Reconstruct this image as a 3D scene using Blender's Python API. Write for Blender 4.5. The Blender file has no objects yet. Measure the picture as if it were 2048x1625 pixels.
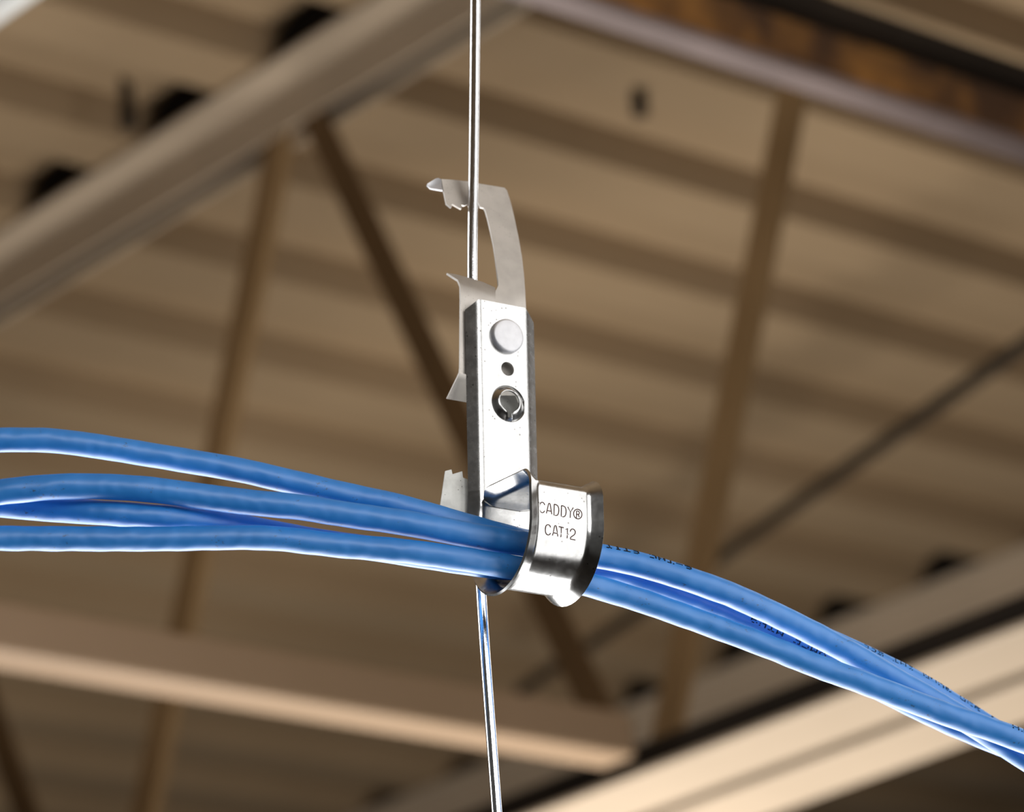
import bpy, bmesh, math, random
from mathutils import Vector, Matrix
from mathutils.geometry import delaunay_2d_cdt
from mathutils import noise as mnoise

C = bpy.context.scene
COL = C.collection
random.seed(7)

# ------------------------------------------------------------------ camera
CZ = 3.40                      # height of the lens above the floor
CAM = Vector((0, 0, CZ))
RIGHT = Vector((0.75405507, -0.65176001, -0.08130088)).normalized()
UP = Vector((-0.17906618, -0.323089, 0.92927326)).normalized()
BACK = RIGHT.cross(UP).normalized()
UP = BACK.cross(RIGHT).normalized()
FWD = -BACK
F = 8000.0                     # focal length in pixels of the 2048 wide frame
D0 = 1.17                      # distance of the hook
S = D0 / F                     # metres per pixel at the hook

cd = bpy.data.cameras.new('camera'); cam = bpy.data.objects.new('camera', cd); COL.objects.link(cam)
cam.matrix_world = Matrix(((RIGHT.x, UP.x, BACK.x, CAM.x), (RIGHT.y, UP.y, BACK.y, CAM.y), (RIGHT.z, UP.z, BACK.z, CAM.z), (0, 0, 0, 1)))
cd.sensor_width = 36; cd.lens = F * 36 / 2048; cd.clip_start = 0.05; cd.clip_end = 100
cd.dof.use_dof = True; cd.dof.focus_distance = D0 - 0.012; cd.dof.aperture_fstop = 15.5
C.camera = cam

# ------------------------------------------------------------------ world, lights, exposure
w = bpy.data.worlds.new('world'); C.world = w; w.use_nodes = True
w.node_tree.nodes['Background'].inputs[0].default_value = (0.80, 0.78, 0.74, 1)
w.node_tree.nodes['Background'].inputs[1].default_value = 0.085
C.view_settings.view_transform = 'Standard'; C.view_settings.look = 'None'
C.view_settings.gamma = 1; C.view_settings.exposure = 0.0; C.view_settings.use_curve_mapping = False


def cam2w(r, u, f):
    return CAM + RIGHT * r + UP * u + FWD * f


SUBJ = cam2w(0, 0, D0)


def area_light(name, pos, target, sx, sy, radiance, col):
    l = bpy.data.lights.new(name, 'AREA'); l.shape = 'RECTANGLE'; l.size = sx; l.size_y = sy
    l.energy = radiance * math.pi * sx * sy; l.color = col
    o = bpy.data.objects.new(name, l); COL.objects.link(o)
    o.location = pos
    o.rotation_euler = (Vector(target) - Vector(pos)).to_track_quat('-Z', 'Y').to_euler()
    return o


def dirpos(r, u, f, dist):
    return SUBJ + (RIGHT * r + UP * u + FWD * f).normalized() * dist


area_light('softbox_key', dirpos(0.90, 0.16, -0.36, 1.35), SUBJ, 1.15, 2.9, 2.6, (1.0, 0.985, 0.97))
area_light('softbox_boom', dirpos(0.28, 0.54, -0.80, 1.30), SUBJ, 0.66, 0.46, 6.2, (1.0, 0.99, 0.98))
area_light('floodlight_roof', (2.18, 2.62, CZ - 0.27), (2.18, 2.62, CZ + 1), 1.0, 1.0, 12.0, (1.0, 0.96, 0.91))
area_light('softbox_low', dirpos(0.02, -0.86, 0.46, 0.80), SUBJ, 1.3, 0.75, 7.0, (1.0, 0.99, 0.98))
area_light('softbox_side', dirpos(-0.97, -0.05, 0.25, 1.25), SUBJ, 0.7, 1.5, 3.6, (0.98, 0.99, 1.0))
area_light('softbox_side_right', dirpos(0.62, 0.10, 0.77, 1.25), SUBJ, 0.6, 1.3, 1.9, (1.0, 0.99, 0.98))

# ------------------------------------------------------------------ helpers


def link(o, parent=None):
    COL.objects.link(o)
    if parent is not None:
        o.parent = parent
        o.matrix_parent_inverse = Matrix.Identity(4)
    return o


def tag(o, label=None, cat=None, group=None, kind=None):
    if label: o['label'] = label
    if cat: o['category'] = cat
    if group: o['group'] = group
    if kind: o['kind'] = kind
    return o


def empty(name, loc):
    e = bpy.data.objects.new(name, None); COL.objects.link(e); e.location = loc; e.empty_display_size = 0.01
    return e


def mesh_obj(name, verts, faces, mat, parent=None, smooth=True, origin=None):
    """verts in world space; origin moves the object's base there"""
    if origin is None and parent is not None: origin = parent.location
    org = Vector(origin) if origin is not None else Vector((0, 0, 0))
    me = bpy.data.meshes.new(name)
    me.from_pydata([tuple(Vector(v) - org) for v in verts], [], faces)
    me.update()
    bm = bmesh.new(); bm.from_mesh(me)
    bmesh.ops.remove_doubles(bm, verts=bm.verts, dist=1e-7)
    bmesh.ops.recalc_face_normals(bm, faces=bm.faces)
    bm.to_mesh(me); bm.free()
    for p in me.polygons: p.use_smooth = smooth
    me.materials.append(mat)
    o = bpy.data.objects.new(name, me)
    if parent is not None: link(o, parent)
    else:
        COL.objects.link(o); o.location = org
    return o


def solid(o, t, offset=0.0, bevel=0.0, sharp=40):
    _solid(o, t, offset)
    bpy.context.view_layer.update()
    ev = o.evaluated_get(bpy.context.evaluated_depsgraph_get())
    me = bpy.data.meshes.new_from_object(ev)
    old = o.data; o.modifiers.clear(); o.data = me; me.name = old.name
    bpy.data.meshes.remove(old)
    split_smooth(o, sharp)
    return o


def _solid(o, t, offset=0.0, bevel=0.0):
    m = o.modifiers.new('thickness', 'SOLIDIFY'); m.thickness = t; m.offset = offset; m.use_even_offset = True
    if bevel:
        b = o.modifiers.new('soft_edges', 'BEVEL'); b.width = bevel; b.segments = 2; b.limit_method = 'ANGLE'; b.angle_limit = math.radians(60)
        b.harden_normals = False
    return o


def split_smooth(o, deg=35):
    """smooth shading with sharp edges above an angle"""
    me = o.data
    bm = bmesh.new(); bm.from_mesh(me)
    for e in bm.edges:
        if len(e.link_faces) == 2 and e.calc_face_angle(0) > math.radians(deg): e.smooth = False
    bm.to_mesh(me); bm.free()


def nodes(name):
    m = bpy.data.materials.new(name); m.use_nodes = True
    nt = m.node_tree
    return m, nt, nt.nodes['Principled BSDF']


def N(nt, t, **kw):
    n = nt.nodes.new(t)
    for k, v in kw.items():
        if k in n.inputs: n.inputs[k].default_value = v
        else: setattr(n, k, v)
    return n


def ramp(nt, fac, stops):
    r = nt.nodes.new('ShaderNodeValToRGB')
    el = r.color_ramp.elements
    while len(el) < len(stops): el.new(0.5)
    for e, (p, c) in zip(el, stops):
        e.position = p; e.color = (c[0], c[1], c[2], 1)
    nt.links.new(fac, r.inputs[0])
    return r


def srgb(r, g, b):
    f = lambda c: ((c / 255) / 12.92) if c / 255 <= 0.04045 else (((c / 255) + 0.055) / 1.055) ** 2.4
    return (f(r), f(g), f(b))


def paint(name, base, dark, scale=3.0, rough=0.6, spec=0.3, mix=(0.35, 0.7), metallic=0.0, bump=0.0):
    m, nt, p = nodes(name)
    tc = N(nt, 'ShaderNodeTexCoord')
    nz = N(nt, 'ShaderNodeTexNoise', Scale=scale, Detail=6.0, Roughness=0.6)
    nt.links.new(tc.outputs['Object'], nz.inputs['Vector'])
    r = ramp(nt, nz.outputs['Fac'], [(mix[0], dark), (mix[1], base)])
    nt.links.new(r.outputs[0], p.inputs['Base Color'])
    p.inputs['Roughness'].default_value = rough; p.inputs['Specular IOR Level'].default_value = spec
    p.inputs['Metallic'].default_value = metallic
    if bump:
        b = N(nt, 'ShaderNodeBump', Strength=bump, Distance=0.002)
        nt.links.new(nz.outputs['Fac'], b.inputs['Height']); nt.links.new(b.outputs[0], p.inputs['Normal'])
    return m


def metal(name, hi, lo, rough, rspread, s1, s2, bump=0.0, aniso=None, metallic=1.0, specks=0.0):
    """galvanised or bare sheet steel: mottled colour, mottled gloss, fine scratches, dark specks"""
    m, nt, p = nodes(name)
    tc = N(nt, 'ShaderNodeTexCoord')
    n1 = N(nt, 'ShaderNodeTexNoise', Scale=s1, Detail=5.0, Roughness=0.6)
    n2 = N(nt, 'ShaderNodeTexNoise', Scale=s2, Detail=3.0, Roughness=0.7)
    nt.links.new(tc.outputs['Object'], n1.inputs['Vector'])
    if aniso:
        mp = N(nt, 'ShaderNodeMapping'); mp.inputs['Scale'].default_value = aniso
        nt.links.new(tc.outputs['Object'], mp.inputs['Vector']); nt.links.new(mp.outputs[0], n2.inputs['Vector'])
    else:
        nt.links.new(tc.outputs['Object'], n2.inputs['Vector'])
    c = ramp(nt, n1.outputs['Fac'], [(0.32, lo), (0.62, hi)])
    col = c.outputs[0]
    if specks:
        v = N(nt, 'ShaderNodeTexVoronoi', Scale=s2 * 1.3, Randomness=1.0)
        nt.links.new(tc.outputs['Object'], v.inputs['Vector'])
        g = N(nt, 'ShaderNodeTexNoise', Scale=s1 * 0.9, Detail=2.0)
        nt.links.new(tc.outputs['Object'], g.inputs['Vector'])
        a = N(nt, 'ShaderNodeMath', operation='LESS_THAN'); nt.links.new(v.outputs['Distance'], a.inputs[0]); a.inputs[1].default_value = 0.17
        b = N(nt, 'ShaderNodeMath', operation='GREATER_THAN'); nt.links.new(g.outputs['Fac'], b.inputs[0]); b.inputs[1].default_value = 0.56
        ab = N(nt, 'ShaderNodeMath', operation='MULTIPLY'); nt.links.new(a.outputs[0], ab.inputs[0]); nt.links.new(b.outputs[0], ab.inputs[1])
        k = N(nt, 'ShaderNodeMath', operation='MULTIPLY'); nt.links.new(ab.outputs[0], k.inputs[0]); k.inputs[1].default_value = specks
        mx = N(nt, 'ShaderNodeMix', data_type='RGBA'); nt.links.new(k.outputs[0], mx.inputs[0])
        nt.links.new(col, mx.inputs[6]); mx.inputs[7].default_value = (0.08, 0.07, 0.06, 1)
        col = mx.outputs[2]
    nt.links.new(col, p.inputs['Base Color'])
    r = N(nt, 'ShaderNodeMapRange'); r.inputs['To Min'].default_value = rough - rspread; r.inputs['To Max'].default_value = rough + rspread
    nt.links.new(n2.outputs['Fac'], r.inputs['Value']); nt.links.new(r.outputs[0], p.inputs['Roughness'])
    p.inputs['Metallic'].default_value = metallic
    if bump:
        b = N(nt, 'ShaderNodeBump', Strength=bump, Distance=0.0002)
        nt.links.new(n2.outputs['Fac'], b.inputs['Height']); nt.links.new(b.outputs[0], p.inputs['Normal'])
    return m


M = {}
M['galv'] = metal('galvanised_sheet', (0.54, 0.54, 0.535), (0.40, 0.40, 0.395), 0.26, 0.08, 200, 500, bump=0.05, specks=0.7)
M['galv_hook'] = metal('galvanised_hook', (0.52, 0.52, 0.515), (0.38, 0.38, 0.375), 0.20, 0.07, 200, 500, bump=0.05, specks=0.6)
M['zinc_dull'] = metal('dull_zinc', (0.46, 0.46, 0.44), (0.34, 0.34, 0.32), 0.50, 0.08, 160, 700, bump=0.05, specks=0.7)
M['rivet'] = metal('rivet_zinc', (0.62, 0.62, 0.64), (0.56, 0.56, 0.58), 0.45, 0.05, 400, 900, bump=0.04, metallic=0.45)
M['spring'] = metal('spring_steel', (0.46, 0.43, 0.395), (0.38, 0.355, 0.325), 0.50, 0.04, 110, 900, bump=0.03, specks=0.35, metallic=0.7)
M['wire'] = metal('bright_wire', (0.92, 0.92, 0.93), (0.70, 0.71, 0.73), 0.10, 0.07, 500, 2500, bump=0.10)
M['ink'] = paint('stamped_ink', srgb(86, 62, 56), srgb(66, 48, 44), 900, 0.7, 0.2)
M['print'] = paint('jacket_print', (0.010, 0.016, 0.03), (0.004, 0.006, 0.012), 900, 0.6, 0.2)
M['deck'] = paint('deck_paint', srgb(160, 136, 106), srgb(150, 127, 98), 2.0, 0.55, 0.3)
M['joist'] = paint('joist_paint', srgb(190, 171, 148), srgb(178, 160, 138), 3.0, 0.5, 0.35)
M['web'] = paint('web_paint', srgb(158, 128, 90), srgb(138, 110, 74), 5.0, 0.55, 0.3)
M['web_shaded'] = paint('web_paint_shaded', srgb(112, 86, 56), srgb(92, 70, 44), 5.0, 0.6, 0.25)  # shaded copy of the web paint, for legs turned from the light
M['tube'] = paint('tube_paint', srgb(164, 137, 110), srgb(156, 130, 102), 3.0, 0.5, 0.35)
M['rustweb'] = paint('rusty_web', srgb(170, 118, 60), srgb(84, 60, 42), 9.0, 0.8, 0.2, mix=(0.40, 0.60))
M['rustflange'] = paint('primer_flange', srgb(136, 120, 116), srgb(110, 96, 92), 6.0, 0.6, 0.3)
M['dark'] = paint('dark_steel_and_shade', srgb(48, 40, 32), srgb(30, 25, 20), 5.0, 0.7, 0.2)  # also the shade on the rusted beam's top flange and the chord tube
M['gap_shade'] = paint('black_gap_shade', srgb(30, 26, 22), srgb(22, 19, 16), 8.0, 0.95, 0.1)  # black that stands for the shade in the deck flutes
M['rod'] = paint('dark_rod', srgb(56, 46, 34), srgb(40, 33, 25), 20.0, 0.7, 0.2)
M['white'] = paint('white_enamel', srgb(236, 236, 232), srgb(226, 226, 222), 5.0, 0.4, 0.4)
M['floor'] = paint('floor_concrete', srgb(120, 112, 102), srgb(92, 86, 80), 1.5, 0.8, 0.2)

# blue jacket
m, nt, p = nodes('blue_jacket')
tc = N(nt, 'ShaderNodeTexCoord')
n1 = N(nt, 'ShaderNodeTexNoise', Scale=60.0, Detail=3.0)
nt.links.new(tc.outputs['Object'], n1.inputs['Vector'])
c = ramp(nt, n1.outputs['Fac'], [(0.3, (0.005, 0.170, 0.53)), (0.7, (0.010, 0.20, 0.60))])
mp = N(nt, 'ShaderNodeMapping'); mp.inputs['Scale'].default_value = (0.45, 0.45, 1.0)
nt.links.new(tc.outputs['Object'], mp.inputs['Vector'])
v = N(nt, 'ShaderNodeTexNoise', Scale=1500.0, Detail=2.0, Roughness=0.7); nt.links.new(mp.outputs[0], v.inputs['Vector'])
g = N(nt, 'ShaderNodeTexNoise', Scale=170.0, Detail=2.0); nt.links.new(tc.outputs['Object'], g.inputs['Vector'])
a = ramp(nt, v.outputs['Fac'], [(0.60, (0, 0, 0)), (0.70, (1, 1, 1))])
b = ramp(nt, g.outputs['Fac'], [(0.57, (0, 0, 0)), (0.66, (1, 1, 1))])
ab = N(nt, 'ShaderNodeMath', operation='MULTIPLY'); nt.links.new(a.outputs[0], ab.inputs[0]); nt.links.new(b.outputs[0], ab.inputs[1])
k = N(nt, 'ShaderNodeMath', operation='MULTIPLY'); nt.links.new(ab.outputs[0], k.inputs[0]); k.inputs[1].default_value = 0.8
mx = N(nt, 'ShaderNodeMix', data_type='RGBA'); nt.links.new(k.outputs[0], mx.inputs[0]); nt.links.new(c.outputs[0], mx.inputs[6])
mx.inputs[7].default_value = (0.02, 0.035, 0.06, 1)
nt.links.new(mx.outputs[2], p.inputs['Base Color'])
p.inputs['Roughness'].default_value = 0.47; p.inputs['Specular IOR Level'].default_value = 0.95
bn = N(nt, 'ShaderNodeTexNoise', Scale=165.0, Detail=1.0); nt.links.new(tc.outputs['Object'], bn.inputs['Vector'])
bp = N(nt, 'ShaderNodeBump', Strength=0.55, Distance=0.0009); nt.links.new(bn.outputs['Fac'], bp.inputs['Height']); nt.links.new(bp.outputs[0], p.inputs['Normal'])
M['jacket'] = m


def ray(px, py):
    return (RIGHT * ((px - 1024) / F) + UP * (-(py - 812.5) / F) + FWD)


def atz(px, py, z):                 # point where a sight line reaches the height z (metres above the lens)
    d = ray(px, py); return CAM + d * (z / d.z)


def atx(px, py, X):
    d = ray(px, py); return CAM + d * (X / d.x)


# ================================================================== THE SETTING
H = 1.668                       # underside of the deck above the lens
PITCH = 0.2
# deck low flats touch y = Y0 + k*PITCH


def deck():
    verts, faces = [], []
    x0, x1 = -1.6, 9.0
    hi = 0.040
    k0, k1 = -18, 50
    prof = []
    for k in range(k0, k1):
        y = DECK_Y0 + k * PITCH
        # low flat with a shallow stiffening groove, sloping wall, recess, sloping wall
        prof += [(y + 0.000, 0), (y + 0.072, 0), (y + 0.080, hi), (y + 0.192, hi)]
    for (y, z) in prof:
        verts += [(x0, y, CZ + H + z), (x1, y, CZ + H + z)]
    for i in range(len(prof) - 1):
        faces.append((2 * i, 2 * i + 1, 2 * i + 3, 2 * i + 2))
    o = mesh_obj('ceiling', verts, faces, M['deck'], smooth=False)
    solid(o, 0.0012, 1.0)
    tag(o, kind='structure')
    return o


DECK_Y0 = 0.021
deck()
fl = mesh_obj('floor', [(-6, -6, 0), (12, -6, 0), (12, 12, 0), (-6, 12, 0)], [(0, 1, 2, 3)], M['floor'], smooth=False)
tag(fl, kind='structure')


def box_between(a, b, w, h, side):
    """box along a-b; w across (direction side), h in the remaining direction; returns verts, faces"""
    a = Vector(a); b = Vector(b); d = (b - a).normalized()
    s = (Vector(side) - d * Vector(side).dot(d)).normalized(); t = d.cross(s).normalized()
    vs = []
    for p in (a, b):
        for (i, j) in ((-1, -1), (1, -1), (1, 1), (-1, 1)):
            vs.append(p + s * (w / 2 * i) + t * (h / 2 * j))
    return vs, [(0, 3, 2, 1), (4, 5, 6, 7), (0, 1, 5, 4), (1, 2, 6, 5), (2, 3, 7, 6), (3, 0, 4, 7)]


def prism_along(path_a, path_b, poly, sx, sz):
    """extrude a closed 2D outline (list of (x,z)) from path_a to path_b; sx, sz are its axes"""
    sx = Vector(sx); sz = Vector(sz); n = len(poly)
    vs = [Vector(path_a) + sx * x + sz * z for x, z in poly] + [Vector(path_b) + sx * x + sz * z for x, z in poly]
    fs = [tuple(range(n))[::-1], tuple(range(n, 2 * n))] + [(i, (i + 1) % n, n + (i + 1) % n, n + i) for i in range(n)]
    return vs, fs


def bev(o, w, seg=2):
    b = o.modifiers.new('soft_edges', 'BEVEL'); b.width = w; b.segments = seg; b.limit_method = 'ANGLE'
    return o


def angle_poly(leg, t, flip_x=1, flip_z=1, up=None):
    up = up or leg
    pts = [(0, 0), (leg, 0), (leg, t), (t, t), (t, up), (0, up)]
    return [(x * flip_x, z * flip_z) for x, z in pts]


Xa, Ya, Za = Vector((1, 0, 0)), Vector((0, 1, 0)), Vector((0, 0, 1))


def joist(X, ztop, depth, y0, y1, nodes_top, leg_t, leg_b, label, gap=0.022, web=0.030):
    root = empty('bar_joist', (X, y0, CZ + ztop))
    tag(root, label, 'joist', 'painted open web joists under the roof deck')
    a = Vector((X, y0, CZ + ztop)); b = Vector((X, y1, CZ + ztop))
    for s in (-1, 1):
        vs, fs = prism_along(a + Xa * s * gap / 2, b + Xa * s * gap / 2, angle_poly(leg_t, 0.006, s, -1), Xa, Za)
        bev(mesh_obj('top_chord', vs, fs, M['joist'], root, smooth=False), 0.002)
    zb = ztop - depth
    a = Vector((X, y0, CZ + zb)); b = Vector((X, y1, CZ + zb))
    for s in (-1, 1):
        vs, fs = prism_along(a + Xa * s * gap / 2, b + Xa * s * gap / 2, angle_poly(leg_b, 0.006, s, 1, 0.045), Xa, Za)
        bev(mesh_obj('bottom_chord', vs, fs, M['joist'], root, smooth=False), 0.002)
    half = (nodes_top[1] - nodes_top[0]) / 2
    for yt in nodes_top:
        for s in (-1, 1):
            A = Vector((X, yt + (0.018 if s > 0 else -0.010), CZ + ztop - 0.02)); B = Vector((X, yt + s * (half - 0.012), CZ + zb + 0.02))
            if B.y < y0 or B.y > y1: continue
            d = (B - A).normalized(); side = Xa; up = d.cross(side).normalized()
            vs, fs = prism_along(A - side * web * 0.5, B - side * web * 0.5, angle_poly(web, 0.005), side, up)
            mesh_obj('web_member', vs, fs, M['web'] if s > 0 else M['web_shaded'], root, smooth=False)
    return root


# nearest joist: its top chord crosses the upper left of the view, its bottom chord the lower right
joist(2.193, H - 0.001, 0.818, -0.4, 7.2, [2.645 + 0.762 * k for k in range(-3, 6)], 0.048, 0.081,
      'tan open web joist nearest the hook, its bright bottom chord low at right')
# next joist beyond
joist(3.915, H - 0.001, 0.772, 0.4, 8.6, [2.35 + 0.762 * k for k in range(-2, 7)], 0.052, 0.052,
      'farther tan open web joist with dark deck gaps, crossing behind the bright chord')

# black pieces added as the shade in the deck flutes over the joists
def flute_shade(Xc, yk, label):
    root_y = yk; n = 18; vs = []
    for x in (Xc - 0.009, Xc + 0.009):
        for i in range(n + 1):
            a = math.pi * i / n
            vs.append((x, root_y - 0.055 * math.cos(a), CZ + H - 0.0005 + 0.038 * math.sin(a) ** 0.8))
    m_ = n + 1
    fs = [tuple(range(m_)), tuple(range(2 * m_ - 1, m_ - 1, -1)), (0, n, m_ + n, m_)] + [(i, i + 1, m_ + i + 1, m_ + i) for i in range(n)]
    o = mesh_obj('flute_shade', vs, fs, M['gap_shade'], smooth=False, origin=(Xc, root_y, CZ + H))
    tag(o, label, 'flute shade', 'black shade pieces in the deck flutes')


for k, lb in ((12, 'black shade piece in the deck flute over the near joist, closest to the hanging wire'),
              (13, 'black shade piece in the deck flute over the near joist, beside the dark hanger strap'),
              (14, 'black shade piece in the deck flute over the near joist, nearest the left edge')):
    flute_shade(2.193 - 0.042, DECK_Y0 + 0.136 + PITCH * k, lb)
for k, lb in ((16, 'black shade piece in the deck flute over the farther joist, nearest the right edge'),
              (17, 'black shade piece in the deck flute over the farther joist, just above the blue cables'),
              (18, 'black shade piece in the deck flute over the farther joist, just under the blue cables'),
              (19, 'black shade piece in the deck flute over the farther joist, below and right of the hook'),
              (20, 'black shade piece in the deck flute over the farther joist, by the end of the square strut')):
    flute_shade(3.915 - 0.044, DECK_Y0 + 0.136 + PITCH * k, lb)


# small dark hanging tabs on the deck


# ------------------------------------------------ beam with rust (parallel to the deck ribs)
def ibeam(name, a, b, hgt, wid, tf, tw, m_f, m_w, label, cat):
    root = empty(name, a); tag(root, label, cat)
    for nm, zc in (('bottom_flange', tf / 2), ('top_flange', hgt - tf / 2)):
        vs, fs = box_between(a + Za * zc, b + Za * zc, wid if nm[0] == 'b' else wid * 1.9, tf if nm[0] == 'b' else tf * 2, Ya)
        bev(mesh_obj(nm, vs, fs, m_f if nm[0] == 'b' else M['dark'], root, smooth=False), 0.002)  # top flange coloured dark, standing for the shadow on its underside
    vs, fs = box_between(a + Za * (hgt / 2), b + Za * (hgt / 2), tw, hgt - 2 * tf, Ya)
    mesh_obj('web', vs, fs, m_w, root, smooth=False)
    return root


zr = 1.22
A = atz(1000, 5, zr); B = atz(2048, 322, zr)
yr = (A.y + B.y) / 2
ibeam('rusted_beam', Vector((A.x - 0.30, yr - 0.013, A.z)), Vector((B.x + 0.9, yr - 0.013, A.z)), 0.060, 0.024, 0.008, 0.006, M['rustflange'], M['rustweb'],
      'rusty brown steel beam with a greyish lower flange, crossing the upper right', 'beam')

# ------------------------------------------------ tan square tube strut low at left, ending at the joist
zt = 0.858
A = atz(0, 1338, zt); B = atz(1190, 1548, zt)
B.x = min(B.x, 2.125)
yt = (A.y + B.y) / 2 - 0.044
root = empty('square_strut', (A.x - 0.5, yt, A.z)); tag(root, 'tan square steel strut with a bright underside, ending beside the near joist', 'strut')
vs, fs = box_between((A.x - 0.5, yt + 0.022, A.z + 0.018), (B.x, yt + 0.022, A.z + 0.018), 0.040, 0.036, Ya)
bev(mesh_obj('tube', vs, fs, M['tube'], root, smooth=False), 0.004, 3)
vs, fs = box_between((B.x, yt + 0.022, A.z + 0.018), (B.x + 0.003, yt + 0.022, A.z + 0.018), 0.030, 0.028, Ya)
mesh_obj('end_plug', vs, fs, M['dark'], root, smooth=False)

# ------------------------------------------------ generic tube along points
def smooth_path(P, n, sig):
    """resample a list of 3-vectors to n points by arc length and blur by sig (metres)"""
    P = [Vector(p) for p in P]
    L = [0]
    for i in range(1, len(P)): L.append(L[-1] + (P[i] - P[i - 1]).length)
    tot = L[-1]; out = []; j = 0
    for i in range(n):
        s = tot * i / (n - 1)
        while j < len(P) - 2 and L[j + 1] < s: j += 1
        t = (s - L[j]) / (L[j + 1] - L[j]); out.append(P[j].lerp(P[j + 1], min(max(t, 0), 1)))
    if sig > 0:
        st = tot / (n - 1); r = max(1, int(3 * sig / st)); res = []
        for i in range(n):
            acc = Vector((0, 0, 0)); wsum = 0; rr = min(r, i, n - 1 - i)
            for q in range(-rr, rr + 1):
                g = math.exp(-0.5 * (q * st / sig) ** 2); acc += out[i + q] * g; wsum += g
            res.append(acc / wsum)
        out = res
    return out


def tube_mesh(P, rad, seg, caps=True, mod=None):
    n = len(P); vs, fs = [], []
    T = [(P[min(i + 1, n - 1)] - P[max(i - 1, 0)]).normalized() for i in range(n)]
    ref = UP - T[0] * UP.dot(T[0]); ref.normalize()
    for i in range(n):
        ref = (ref - T[i] * ref.dot(T[i])).normalized(); bi = T[i].cross(ref)
        for k in range(seg):
            a = 2 * math.pi * k / seg
            r = rad * (mod(i, a) if mod else 1)
            vs.append(P[i] + (ref * math.cos(a) + bi * math.sin(a)) * r)
    for i in range(n - 1):
        for k in range(seg):
            fs.append((i * seg + k, i * seg + (k + 1) % seg, (i + 1) * seg + (k + 1) % seg, (i + 1) * seg + k))
    if caps:
        fs.append(tuple(range(seg))[::-1]); fs.append(tuple((n - 1) * seg + k for k in range(seg)))
    return vs, fs


# black tube added as shade on the upright legs of the near bottom chord
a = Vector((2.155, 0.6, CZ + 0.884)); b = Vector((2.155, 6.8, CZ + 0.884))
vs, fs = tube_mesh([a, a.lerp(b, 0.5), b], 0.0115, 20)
tag(mesh_obj('chord_shade', vs, fs, M['dark'], origin=a), 'black tube standing for shade along the top of the bright chord at lower right', 'conduit')

# dark bracing rod across the right
A = atz(2048, 690, 1.42); B = atz(1085, 1352, 1.56)
d = (A - B)
pts = smooth_path([B - d * 0.06, B, B.lerp(A, 0.35) - Za * 0.004, A, A + d * 0.6], 40, 0.06)
vs, fs = tube_mesh(pts, 0.0080, 12)
tag(mesh_obj('bracing_rod', vs, fs, M['rod'], origin=B), 'thin dark rod slanting across the roof bays right of the hook', 'rod')

# white tube, top left corner
A = atz(0, 2, 1.25); B = atz(70, -42, 1.25)
d = (B - A); d = Vector((0, d.y, 0)).normalized()
vs, fs = tube_mesh([A - d * 1.5, A, A + d * 2.6], 0.0125, 20)
tag(mesh_obj('white_conduit', vs, fs, M['white'], origin=A - d * 1.5), 'white conduit, only its edge seen in the top corner', 'conduit')


# small tabs under the deck
def tab(px0, py0, px1, py1, label):
    A = atz(px0, py0, H + 0.002); d = ray(px1, py1)
    t = ((A - CAM).dot(FWD)) / d.dot(FWD); Bz = (CAM + d * t).z
    L = A.z - Bz
    root = empty('deck_hanger', A); tag(root, label, 'hanger', 'hangers on the roof deck')
    vs, fs = box_between(A, A - Za * L, 0.020, 0.003, Xa + Ya * 0.4)
    mesh_obj('strap', vs, fs, M['rod'], root, smooth=False)
    vs, fs = tube_mesh([A - Za * (L - 0.012), A - Za * (L + 0.008)], 0.008, 10)
    mesh_obj('bolt', vs, fs, M['dark'], root, smooth=False)


tab(252, 160, 252, 255, 'dark hanger strap under the deck, above the tan top chord')
tab(1276, 178, 1276, 222, 'short grey hanger tab under the deck, right of the wire')

# ================================================================== THE HOOK AND ITS FRAME OF REFERENCE
U = (RIGHT * 0.87 + UP * -0.154 + FWD * 0.468).normalized()
Nn = (RIGHT * 0.491 + UP * 0.31 - FWD * 0.81)
Nn = (Nn - U * Nn.dot(U)).normalized()
V = Nn.cross(U).normalized()
if V.dot(UP) < 0: V = -V
d0 = ray(965, 1010); ORG = CAM + d0 * D0


def L(u, v, n):                      # local hook coordinates (pixels at the hook) -> world
    return ORG + (U * u + V * v + Nn * n) * S


def onN(px, py, n, tilt=None):       # sight line meets the sheet plane at offset n
    d = ray(px, py); q = ORG + Nn * (n * S)
    nr = Nn if tilt is None else tilt
    return CAM + d * ((q - CAM).dot(nr) / d.dot(nr))


def uv_of(P):
    r = (P - ORG) / S
    return r.dot(U), r.dot(V)


hook = empty('cable_hook', L(54, 442, 0))
tag(hook, 'shiny galvanised J-shaped cable hook clipped on the thin wire, cradling blue cables', 'cable hook')

TH = 5.0 * S
W = 109.0


def section(oL, oR, wL=25.0, wR=25.0, inL=0.0, inR=0.0):
    if oL < 18.5: wL = 22.0 + 0.6 * (min(max(oL, 13), 18) - 13); oL = min(18.0, oL + 5)
    """cross-section of the strip: list of (u, outward offset); flat between the two fillets"""
    def side(u0, sgn, wd, o):
        ln = math.hypot(wd, o); du, do = sgn * wd / ln, o / ln
        f = 8.0
        pts = []
        for t in (1.0, 0.72, 0.45):
            q = f + (ln - f) * t; pts.append((u0 + du * q, do * q))
        a = (u0 + du * f, do * f); b = (u0, 0); c_ = (u0 - sgn * f, 0)
        for i in range(0, 7):
            t = i / 6
            pts.append(((1 - t) ** 2 * a[0] + 2 * t * (1 - t) * b[0] + t * t * c_[0], (1 - t) ** 2 * a[1] + 2 * t * (1 - t) * b[1] + t * t * c_[1]))
        return pts
    l = side(0 + inL, -1, wL, oL); r = side(W - inR, 1, wR, oR)
    return l + r[::-1]


NS = len(section(13, 13)); IL = NS // 2 - 1; IR = NS // 2      # the two border points of the flat

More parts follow.
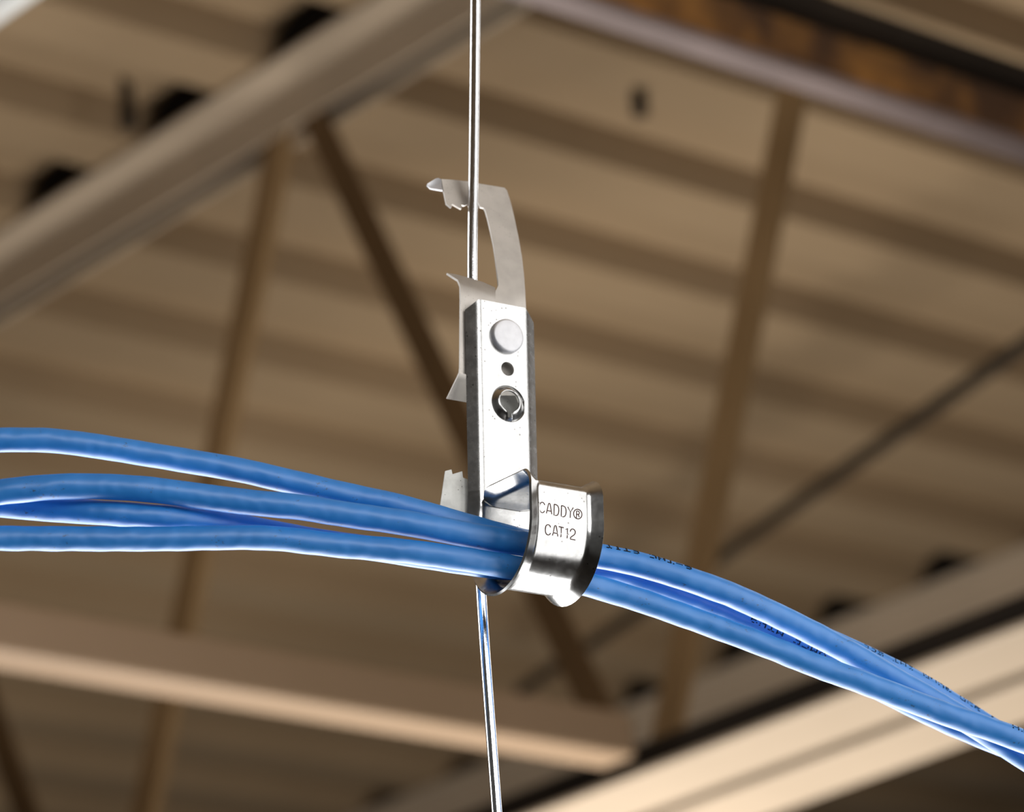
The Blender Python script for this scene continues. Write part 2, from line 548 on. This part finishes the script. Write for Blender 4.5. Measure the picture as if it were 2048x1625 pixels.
# stations: (n, v, outward normal (n,v), oL, oR, inset, top shift)
plate_v = [442, 436, 428, 418, 404, 380, 350, 320, 290, 260, 230, 200, 170, 140, 110, 80, 50, 30]
low_v = [30, 18, 10, 4, -4, -14, -30, -50, -70, -91]
stations_plate = [(0, v, (-1, 0), 13 if v < 430 else 13, 0) for v in plate_v]


def jog(v):            # below the opening the sheet steps slightly back
    t = min(max((8 - v) / 34, 0), 1); t = t * t * (3 - 2 * t)
    return -5.0 * t * (1 - min(max((-v - 40) / 50, 0), 1))


stations = []
for v in low_v:
    t = min(max((30 - v) / 121, 0), 1)
    stations.append((jog(v), v, (-1, 0), 13 + 5 * t, 0))
for i in range(1, 25):
    a = math.pi + math.pi * i / 24
    stations.append((111 + 111 * math.cos(a), -91 + 111 * math.sin(a), (math.cos(a), math.sin(a)), 18, -3 * i / 24))
for v in (-80, -66, -52, -40): stations.append((222, v, (1, 0), 18, -3))
for i in range(0, 9):
    a = math.radians(86) * i / 8
    stations.append((200 + 22 * math.cos(a), -34 + 22 * math.sin(a), (math.cos(a), math.sin(a)), 18 - 3 * i / 8, -3 + 3 * i / 8))
for n in (180, 150, 120, 90, 70, 55, 42, 30, 20, 12, 5):
    ins = 0 if n > 60 else 26 * ((60 - n) / 60) ** 1.4
    stations.append((n, -12 + 12 * (200 - n) / 195, (0.06, 1.0), 15 if n > 60 else 15 - 10 * ((60 - n) / 60), ins))


def sweep(sts, skip_flat=False, chamfer=False):
    vs, fs = [], []
    for (n, v, nr, o, ins) in sts:
        sec = section(o, o, inL=ins, inR=ins)
        for (u, off) in sec:
            vv = v
            if chamfer and v > 405:
                e = max(0.0, -u - 0) / 25 if u < 0 else max(0.0, u - W) / 25
                # flange corners are cut back at the top
                vv = v - e * 24 * ((v - 405) / 37)
            vs.append(L(u, vv + nr[1] * off, n + nr[0] * off))
    for i in range(len(sts) - 1):
        for k in range(NS - 1):
            if skip_flat and k == IL: continue
            fs.append((i * NS + k, i * NS + k + 1, (i + 1) * NS + k + 1, (i + 1) * NS + k))
    return vs, fs


# ---- back plate with its round hole and the seat of the keyhole boss
vs, fs = sweep(stations_plate, skip_flat=True, chamfer=True)
sec = section(13, 13); uL, uR = sec[IL][0], sec[IR][0]
small = uv_of(onN(1014, 739, 0)); boss = uv_of(onN(1016.5, 806, 0))
outer = [(uL, v) for v in plate_v] + [(uR, v) for v in plate_v[::-1]]
pts2 = [Vector(p) for p in outer]; loops = [list(range(len(outer)))]
NB = 64


def circ(c, r, n): return [(c[0] + r * math.cos(2 * math.pi * i / n), c[1] + r * math.sin(2 * math.pi * i / n)) for i in range(n)]


RB = 39.5
boss = (boss[0] - 1, boss[1] - 3)
for cc, rr, nn in ((small, 15.0, 28), (boss, RB, NB)):
    b0 = len(pts2); cl = circ(cc, rr, nn); pts2 += [Vector(p) for p in cl]; loops.append(list(range(b0, b0 + nn)))
edges = []
for lp in loops: edges += [(lp[i], lp[(i + 1) % len(lp)]) for i in range(len(lp))]
rv, re_, rf, *_ = delaunay_2d_cdt(pts2, edges, [], 1, 1e-6)


def inside(p, c, r): return math.hypot(p[0] - c[0], p[1] - c[1]) < r * 0.995


base = len(vs); vs += [L(p[0], p[1], 0) for p in rv]
for f_ in rf:
    cx = sum(rv[i][0] for i in f_) / 3; cy = sum(rv[i][1] for i in f_) / 3
    if inside((cx, cy), small, 15.0) or inside((cx, cy), boss, RB): continue
    fs.append(tuple(base + i for i in f_))
bp_ = mesh_obj('back_plate', vs, fs, M['galv'], hook)
solid(bp_, TH, 0.0)

# ---- keyhole boss: raised cone ending at the keyhole's turned rim
key_c = uv_of(onN(1020.5, 802, 12))


def key_r(a):
    r = 23.0
    ca = math.cos(a); sa = math.sin(a)
    if sa < 0:
        w_ = 5.6
        if abs(ca) < 1e-6: rr = 36
        else: rr = min(36.0, w_ / abs(ca))
        r = max(r, rr)
        k = math.atan2(w_, 23.0); dd = abs(a - 1.5 * math.pi)
        if k < dd < k + 0.30: r += 3.5 * (1 - (dd - k) / 0.30) ** 2     # soft shoulder into the slot
    return r


rings = []
angs = sorted(set([2 * math.pi * i / 72 for i in range(72)] + [math.radians(q * 1.25) for q in range(200, 233)]))
NB = len(angs)
for t, n_ in ((0.0, 0.0), (0.10, 0.8), (0.3, 3.2), (0.55, 6.8), (0.78, 9.6), (0.92, 10.8), (1.0, 10.4)):
    ring = []
    for a in angs:
        o_ = (boss[0] + RB * math.cos(a), boss[1] + RB * math.sin(a)); r = key_r(a)
        k_ = (key_c[0] + r * math.cos(a), key_c[1] + r * math.sin(a))
        ring.append(L(o_[0] + (k_[0] - o_[0]) * t, o_[1] + (k_[1] - o_[1]) * t, n_))
    rings.append(ring)
rings.append([p - Nn * (5 * S) for p in rings[-1]])
vs = [p for r in rings for p in r]; fs = []
for i in range(len(rings) - 1):
    for k in range(NB): fs.append((i * NB + k, i * NB + (k + 1) % NB, (i + 1) * NB + (k + 1) % NB, (i + 1) * NB + k))
bo = mesh_obj('keyhole_boss', vs, fs, M['galv_hook'], bp_, origin=hook.location)
split_smooth(bo, 50)
bo['label'] = 'raised round boss with a keyhole'

# ---- J hook with retainer tongue
vs, fs = sweep(stations)
hk = mesh_obj('hook_strip', vs, fs, M['galv_hook'], hook)
solid(hk, TH, 0.0)
hk['label'] = 'curved hook with turned-out edges and a closing tongue'

# ---- rivet
cu, cv = uv_of(onN(1018.5, 670, 15))
prof = [(0, 15.2), (20, 15.0), (31, 14.6), (34.2, 13.6), (35.6, 11.5), (36.0, 8), (36.2, 2), (36.2, -8), (0, -8)]
sg = 48; vs = []; fs = []
for (r, h_) in prof:
    for k in range(sg): vs.append(L(cu + r * math.cos(2 * math.pi * k / sg), cv + r * math.sin(2 * math.pi * k / sg), h_))
for i in range(len(prof) - 1):
    for k in range(sg): fs.append((i * sg + k, i * sg + (k + 1) % sg, (i + 1) * sg + (k + 1) % sg, (i + 1) * sg + k))
rv_ = mesh_obj('rivet', vs, fs, M['rivet'], hook); split_smooth(rv_, 50)

# ---- stamped lettering, single line strokes (traced in a 14.63x view of the face, then laid on the face plane)
K = 14.63


def fp(x, y): return (1060 + x / K, 980 + y / K)


def ell(cx, cy, rx, ry, a0, a1, n=14, sh=0.0):
    return [(cx + rx * math.cos(math.radians(a0 + (a1 - a0) * i / n)), cy + ry * math.sin(math.radians(a0 + (a1 - a0) * i / n)) + sh * rx * math.cos(math.radians(a0 + (a1 - a0) * i / n))) for i in range(n + 1)]


def cee(x, y): return [(x + 155, y + 85), (x + 140, y + 40), (x + 112, y + 10), (x + 72, y), (x + 35, y + 15), (x + 12, y + 55), (x + 2, y + 120), (x, y + 190), (x + 15, y + 250), (x + 45, y + 290), (x + 85, y + 306), (x + 122, y + 296), (x + 152, y + 250)]


def aye(x, y): return [[(x, y + 295), (x + 62, y + 22), (x + 76, y + 2), (x + 98, y + 4), (x + 112, y + 26), (x + 158, y + 322)], [(x + 32, y + 212), (x + 130, y + 232)]]


def dee(x, y): return [(x + 8, y), (x, y + 318), (x + 58, y + 330), (x + 100, y + 320), (x + 130, y + 270), (x + 142, y + 190), (x + 138, y + 110), (x + 112, y + 45), (x + 70, y + 16), (x + 8, y)]


lines1 = [cee(278, 366)] + aye(482, 398) + [dee(704, 425), dee(916, 462)] + [[(1108, 500), (1186, 655), (1268, 525)], [(1186, 655), (1178, 822)]] + \
    [ell(1400, 712, 122, 140, 0, 360, 26, 0.10)] + [[(1360, 822), (1366, 620), (1405, 625), (1440, 645), (1448, 685), (1430, 718), (1372, 722)], [(1410, 722), (1446, 805)]]
lines2 = [cee(452, 1020)] + aye(660, 1048) + [[(845, 1078), (990, 1112)], [(918, 1096), (908, 1388)]] + [[(1052, 1165), (1100, 1128), (1090, 1425)]] + \
    [[(1182, 1225), (1196, 1178), (1225, 1150), (1262, 1148), (1305, 1175), (1330, 1225), (1326, 1280), (1290, 1325), (1215, 1375), (1186, 1410), (1184, 1445), (1332, 1472)]]


def on_face(px, py, n):              # the hook's outer face: flat above, rolling under lower down
    nn = n
    for _ in range(8):
        v_ = uv_of(onN(px, py, nn))[1]
        nn = n if v_ > -91 else 111 + math.sqrt((n - 111) ** 2 - (v_ + 91) ** 2)
    return onN(px, py, nn)


def strokes(lines, half, n):
    vs, fs = [], []
    for ln in lines:
        P = [on_face(*fp(x, y), n) for x, y in ln]; b0 = len(vs)
        for i, p_ in enumerate(P):
            t = (P[min(i + 1, len(P) - 1)] - P[max(i - 1, 0)]).normalized(); sd = t.cross(Nn).normalized()
            vs += [p_ + sd * half * S, p_ - sd * half * S, p_ + sd * half * S - Nn * 0.5 * S, p_ - sd * half * S - Nn * 0.5 * S]
        for i in range(len(P) - 1):
            a = b0 + 4 * i
            fs += [(a, a + 1, a + 5, a + 4), (a, a + 4, a + 6, a + 2), (a + 1, a + 3, a + 7, a + 5)]
    return vs, fs


for lines in (lines1, lines2):
    vs, fs = strokes(lines, 1.05, 222 + 2.5 + 0.35)
    mesh_obj('stamped_lettering', vs, fs, M['ink'], hk, smooth=False, origin=hook.location)

# ---- spring clip: dull sheet behind the plate with an upper jaw, a channel and a lower toothed jaw
spring = None
rows = [
    [(893, 548, -78), (912, 551, -74), (935, 557, -66), (965, 566, -54), (990, 577, -31.3), (1000, 578, -22), (1046, 575, -18)],
    [(904, 555, -60), (918, 558.5, -56), (940, 565, -50), (966, 573, -42), (990, 584, -28.7), (1001, 586, -22), (1047.5, 585, -18)],
    [(915, 562, -40), (928, 566, -39), (948, 573, -37), (970, 582, -26), (990, 592, -25.3), (1003, 594, -19), (1049, 597, -18)],
    [(919.5, 573, -19), (934, 577, -19), (952, 584, -19), (972, 593, -19), (990, 600, -22.7), (1004, 602, -18), (1050, 608, -18)],
    [(920, 600, -18), (935, 602, -18), (955, 605, -18), (975, 609, -18), (990, 612, -19.3), (1008, 615, -18), (1051, 622, -18)],
    [(919, 735, -18), (934, 737, -18), (954, 741, -18), (974, 745, -18), (994, 749, -18), (1009, 753, -18), (1052, 760, -18)],
    [(918, 746, -19), (933, 749, -19), (953, 753, -19), (973, 756, -19), (993, 760, -19), (1008, 763, -19), (1051, 770, -19)],
    [(913, 757, -38), (929, 760, -38), (949, 763, -38), (970, 767, -38), (990, 770, -38), (1006, 773, -38), (1050, 781, -38)],
    [(893, 798, -68), (910, 801, -68), (935, 805.5, -68), (958, 809, -68), (980, 812, -68), (998, 815, -68), (1046, 823, -68)],
]
vs = []; fs = []
for r in rows:
    for (x, y, n_) in r: vs.append(onN(x, y, -23 + (n_ + 18) * 0.68))
for i in range(len(rows) - 1):
    for k in range(6):
        if k >= 4 and i < 4: continue
        fs.append((i * 7 + k, i * 7 + k + 1, (i + 1) * 7 + k + 1, (i + 1) * 7 + k))
ch = mesh_obj('spring_channel', vs, fs, M['spring'], hook); solid(ch, 4.5 * S, 0.0)
ch.data.shade_smooth() if hasattr(ch.data, 'shade_smooth') else None


def ngon_sheet(name, pxs, nfun, mat, parent, th):
    P = [onN(x, y, nfun(x, y)) for x, y in pxs]
    v2 = [Vector((x, y)) for x, y in pxs]; n = len(pxs)
    # interior guide points keep the bend smooth
    xs = [p[0] for p in pxs]; ys = [p[1] for p in pxs]
    ext = []
    yy = min(ys) + 8
    while yy < max(ys):
        xx = min(xs) + 8
        while xx < max(xs): ext.append(Vector((xx, yy))); xx += 14
        yy += 14
    r_v, r_e, r_f, *_ = delaunay_2d_cdt(v2 + ext, [(i, (i + 1) % n) for i in range(n)], [tuple(range(n))], 1, 1e-6)
    vs = [onN(p[0], p[1], nfun(p[0], p[1])) for p in r_v]
    o = mesh_obj(name, vs, [tuple(f_) for f_ in r_f], mat, parent); solid(o, th, 0.0)
    return o


def arm_n(x, y):
    t = min(max((612 - y) / 200, 0), 1.25)
    return -24 - 64 * (t ** 1.1)


arm = [(1051, 622), (1049.5, 585), (1047, 550), (1043, 515), (1037, 480), (1030, 446), (1023, 415), (1017, 394), (1013, 382), (1008, 377), (985, 373), (960, 369), (935, 364), (905, 361), (882, 359.5),
       (884, 372), (888, 390), (892, 409), (901, 416.5), (903, 415), (902, 411), (904, 409.5), (919, 418), (922, 419), (923, 413), (921, 411), (928, 412.5), (934, 410), (936, 405), (950, 406), (957, 408), (960, 415.5), (967, 417.5), (970, 422),
       (975, 440), (981, 466), (987, 495), (991, 525), (994.5, 555), (996, 572), (993, 578), (990, 584), (990, 592), (990, 600), (990, 622)]
ngon_sheet('upper_jaw', arm, arm_n, M['spring'], hook, 4.5 * S)
# turned tab at the end of the jaw, in a lighter metal to look lit
na = arm_n(0, 385)
tabp = [(882.5, 359.5, arm_n(0, 360)), (876, 357, arm_n(0, 360) - 3), (871, 358.5, arm_n(0, 360) - 6), (854.5, 368, na - 16), (853.5, 372, na - 17), (860, 378, na - 14), (884.5, 382, na)]
vs = [onN(x, y, n_) for x, y, n_ in tabp] + [onN(880, 368, arm_n(0, 368) - 3)]
fs = [(7, i, i + 1) for i in range(6)] + [(7, 6, 0)]
tb = mesh_obj('jaw_tab', vs, fs, M['rivet'], hook); solid(tb, 4.5 * S, 0.0)
tb['label'] = 'bright turned-over corner of the upper jaw'
# lower toothed jaw, behind the plate
low = [(890, 943), (902.5, 940), (904.5, 949.5), (924, 943.5), (925.5, 956.5), (934.5, 959.5), (936, 974), (941, 982), (948, 990), (972, 985), (975, 830), (1000, 792), (1030, 792), (1045, 830), (1050, 1020), (1045, 1040), (942, 1036), (878, 1026), (884, 985)]
ngon_sheet('toothed_jaw', low, lambda x, y: -27 - 0.22 * max(0, 960 - x), M['zinc_dull'], hook, 3.5 * S)

# ================================================================== WIRE
wp = [(951, -80), (950.5, 0), (948.5, 200), (946.8, 340), (945.8, 400), (944.6, 470), (944.3, 556), (945.5, 700), (949, 950), (957, 1100), (962.5, 1190), (969.5, 1300), (981.5, 1460), (993.8, 1625), (1001, 1720)]
WN = -73
P = [onN(x, y, WN) for x, y in wp]
top = P[0] + (P[0] - P[3]).normalized() * ((CZ + H + 0.02 - P[0].z) / ((P[0] - P[3]).normalized().z))
P = [top] + P
low_end = P[-1] + (P[-1] - P[-4]).normalized() * 0.10
P.append(low_end)
pp = smooth_path(P[1:-1], 150, 0.006)
pp = [P[0].lerp(P[1], i / 20) for i in range(20)] + pp + [P[-1]]
vs, fs = tube_mesh(pp, 10.6 * S, 24)
tag(mesh_obj('hanger_wire', vs, fs, M['wire'], origin=P[0]), 'thin shiny steel wire hanging from the roof, passing behind the hook', 'wire')

# ================================================================== CABLES
# centre lines as seen, each with its seat (n, v) in the hook
CAB = {
    'A': dict(seat=(62, -92), pts=[(-260, 892), (-120, 884), (0, 880), (100, 880), (200, 893.5), (342, 917), (480, 940), (590, 966), (700, 992), (793, 1011), (880, 1036), (940, 1054), (1000, 1070), (1043, 1083),
                                   (1120, 1094), (1203, 1112), (1300, 1138), (1400, 1170), (1500, 1212), (1600, 1258), (1700, 1300), (1803, 1349), (1848, 1373.5), (1903, 1408), (1960, 1444), (2010, 1475), (2100, 1530), (2300, 1665)], r=24.0),
    'B': dict(seat=(120, -118), pts=[(-260, 1040), (-120, 1005), (0, 984), (100, 974), (190, 972.5), (290, 978), (400, 993), (500, 1006), (590, 1013), (700, 1031), (793, 1043), (880, 1059), (940, 1071), (1000, 1081), (1072, 1091),
                                     (1140, 1102), (1203, 1114), (1260, 1124), (1347, 1149), (1457, 1187), (1545, 1227), (1632, 1270), (1720, 1317), (1795, 1363), (1850, 1393), (1912, 1430), (1960, 1459), (2048, 1516), (2150, 1580), (2300, 1660)], r=25.0),
    'C': dict(seat=(53, -140), pts=[(-260, 975), (-120, 997), (0, 1011), (100, 1020), (200, 1026), (290, 1032), (400, 1042), (500, 1056), (560, 1069), (650, 1085), (749, 1098), (822, 1110), (939, 1128), (985, 1134), (1036, 1140),
                                    (1120, 1140), (1180, 1139), (1229, 1139), (1325, 1172), (1413, 1205), (1480, 1234), (1545, 1264), (1632, 1308), (1720, 1357), (1776, 1388), (1890, 1444), (1993, 1487), (2100, 1528), (2300, 1590)], r=24.0),
    'D': dict(seat=(125, -172), pts=[(-260, 1090), (-120, 1080), (0, 1077), (100, 1078), (290, 1079), (400, 1077), (500, 1075), (560, 1077), (650, 1089), (700, 1094), (793, 1101), (880, 1112), (940, 1121), (1000, 1131), (1072, 1143),
                                     (1130, 1158), (1170, 1168), (1281, 1201), (1413, 1248), (1545, 1297), (1632, 1333), (1720, 1363), (1786, 1389), (1846, 1412), (1889, 1428), (1934, 1444), (1993, 1463), (2048, 1484), (2150, 1525), (2300, 1600)], r=24.0),
}
EXTRA = {'A': lambda x: 46 * sst((x - 1080) / 120) + 56 * sst((x - 1350) / 250) + 24 * sst((x - 1780) / 140), 'B': lambda x: 34 * sst((x - 1350) / 350), 'C': lambda x: 75 * sst((x - 1300) / 400) - 38 * sst((x - 70) / 150) * (1 - sst((x - 330) / 150)), 'D': lambda x: -8 * sst((x - 1400) / 300)}


def sst(t):
    t = min(max(t, 0), 1); return t * t * (3 - 2 * t)


LAB = {'A': 'upper blue network cable on the left, set apart above the others',
       'B': 'second blue cable from the top on the left, topmost just right of the hook',
       'C': 'thin-looking blue cable on the left between two others, then ducking behind',
       'D': 'lowest blue cable at the left edge, staying lowest right of the hook'}
paths = {}
for key in 'ABCD':
    c = CAB[key]; n_, v_ = c['seat']; base = 26 - 0.81 * n_ + 0.345 * v_; x0 = 965 + 48 + 0.49 * n_
    dense = []
    pts = c['pts']
    P = []
    for i in range(len(pts) - 1):
        for j in range(6):
            t = j / 6; x = pts[i][0] + (pts[i + 1][0] - pts[i][0]) * t; y = pts[i][1] + (pts[i + 1][1] - pts[i][1]) * t
            dz = 0.17 * (x - x0) + 0.37 * 130 * math.tanh((x - x0) / 130) + base + EXTRA[key](x)
            d = ray(x, y); P.append(CAM + d * (D0 + dz * S))
    pth = smooth_path(P, 420, 0.0042)
    paths[key] = pth
    sd = {'A': 1.0, 'B': 4.0, 'C': 8.0, 'D': 12.0}[key]
    amp = {'A': 0.018, 'B': 0.022, 'C': 0.020, 'D': 0.032}[key]

    def mod(i, a, sd=sd, amp=amp):
        s_ = i * 0.55
        e = mnoise.noise(Vector((s_ * 0.35 + sd * 9, math.cos(a) * 0.8, math.sin(a) * 0.8)))
        loc = 0.5 + 0.9 * abs(mnoise.noise(Vector((s_ * 0.06 + sd, 3.1, 0))))
        return 1 + amp * (math.sin(2 * a + s_ * 0.9 + sd) * 0.55 * loc + e * 1.0)
    vs, fs = tube_mesh(pth, c['r'] * S, 28, mod=mod)
    o = mesh_obj('network_cable', vs, fs, M['jacket'], origin=pth[210])
    tag(o, LAB[key], 'cable', 'blue network cables through the hook')
    c['obj'] = o

# ---- printed dot marks on the jackets
GL = {'T': ['11111', '00100', '00100', '00100', '00100', '00100', '00100'], 'M': ['10001', '11011', '10101', '10001', '10001', '10001', '10001'],
      '6': ['01110', '10000', '10000', '11110', '10001', '10001', '01110'], '-': ['00000', '00000', '00000', '11111', '00000', '00000', '00000'],
      'I': ['01110', '00100', '00100', '00100', '00100', '00100', '01110'], 'L': ['10000', '10000', '10000', '10000', '10000', '10000', '11111'],
      'C': ['01111', '10000', '10000', '10000', '10000', '10000', '01111'], '0': ['01110', '10001', '10001', '10001', '10001', '10001', '01110'],
      'O': ['11110', '10001', '10001', '10001', '10001', '10001', '01111'], 'E': ['11111', '10000', '10000', '11110', '10000', '10000', '11111'],
      '3': ['11110', '00001', '00001', '01110', '00001', '00001', '11110'], 'U': ['10001', '10001', '10001', '10001', '10001', '10001', '01110'],
      '8': ['01110', '10001', '10001', '01110', '10001', '10001', '01110'], 'H': ['10001', '10001', '10001', '11111', '10001', '10001', '10001'],
      '9': ['01110', '10001', '10001', '01111', '00001', '00001', '01110'], 'W': ['10001', '10001', '10001', '10001', '10101', '11011', '10001'],
      ' ': ['00000'] * 7, '1': ['00100', '01100', '00100', '00100', '00100', '00100', '01110'], 'V': ['10001', '10001', '10001', '10001', '01010', '01010', '00100']}


def jacket_print(key, x_start, text, ang0, flip, dot=1.1, pitch_x=2.7, pitch_a=0.085, drop=0.12):
    """dot-matrix marks wrapped on the jacket; ang0 is the angle from the cable's upper side towards the lens"""
    c = CAB[key]; pth = paths[key]; rad = c['r'] * S
    # arc-length lookup by picture column
    cols = []
    for p_ in pth:
        r = p_ - CAM; cols.append(1024 + F * r.dot(RIGHT) / r.dot(FWD))

    def frame(x):
        j = 1
        while j < len(cols) - 2 and cols[j] < x: j += 1
        t = (x - cols[j - 1]) / (cols[j] - cols[j - 1]); q = pth[j - 1].lerp(pth[j], t)
        T = (pth[j + 1] - pth[j - 2]).normalized() if j > 1 else (pth[j + 1] - pth[j - 1]).normalized()
        upv = (UP - T * UP.dot(T)).normalized(); tow = T.cross(upv)
        if tow.dot(FWD) > 0: tow = -tow
        return q, T, upv, tow
    vs, fs = [], []; x = x_start
    for ch_ in text:
        g = GL[ch_]
        for cx in range(5):
            for ry in range(7):
                bit = g[6 - ry][4 - cx] if flip else g[ry][cx]
                if bit != '1' or random.random() < drop: continue
                xx = x + cx * pitch_x; q, T, upv, tow = frame(xx)
                a = ang0 + (ry - 3) * pitch_a
                nrm = upv * math.cos(a) + tow * math.sin(a); tg = -upv * math.sin(a) + tow * math.cos(a)
                cpt = q + nrm * (rad * 1.035); h = dot * S
                b0 = len(vs)
                hx = h * 1.25
                for z_ in (0, -0.05 * rad):
                    vs += [cpt + nrm * z_ - T * hx - tg * h, cpt + nrm * z_ + T * hx - tg * h, cpt + nrm * z_ + T * hx + tg * h, cpt + nrm * z_ - T * hx + tg * h]
                fs += [(b0, b0 + 1, b0 + 2, b0 + 3), (b0, b0 + 4, b0 + 5, b0 + 1), (b0 + 1, b0 + 5, b0 + 6, b0 + 2), (b0 + 2, b0 + 6, b0 + 7, b0 + 3), (b0 + 3, b0 + 7, b0 + 4, b0)]
        x += 6.4 * pitch_x
    o = mesh_obj('jacket_print', vs, fs, M['print'], c['obj'], smooth=False)
    o['kind'] = 'stuff'


jacket_print('B', 1206, 'TTT6 CHT-6', 0.42, True)
jacket_print('C', 1492, '9HTM ECMV -8', 1.42, True, dot=1.0)
jacket_print('A', 1716, 'CCE THI OOU8 O33 13-5'.replace('5', '6'), 0.62, True, dot=0.8, pitch_x=2.3, pitch_a=0.07, drop=0.3)
jacket_print('D', 2016, 'HTC', 0.5, True, dot=0.9)
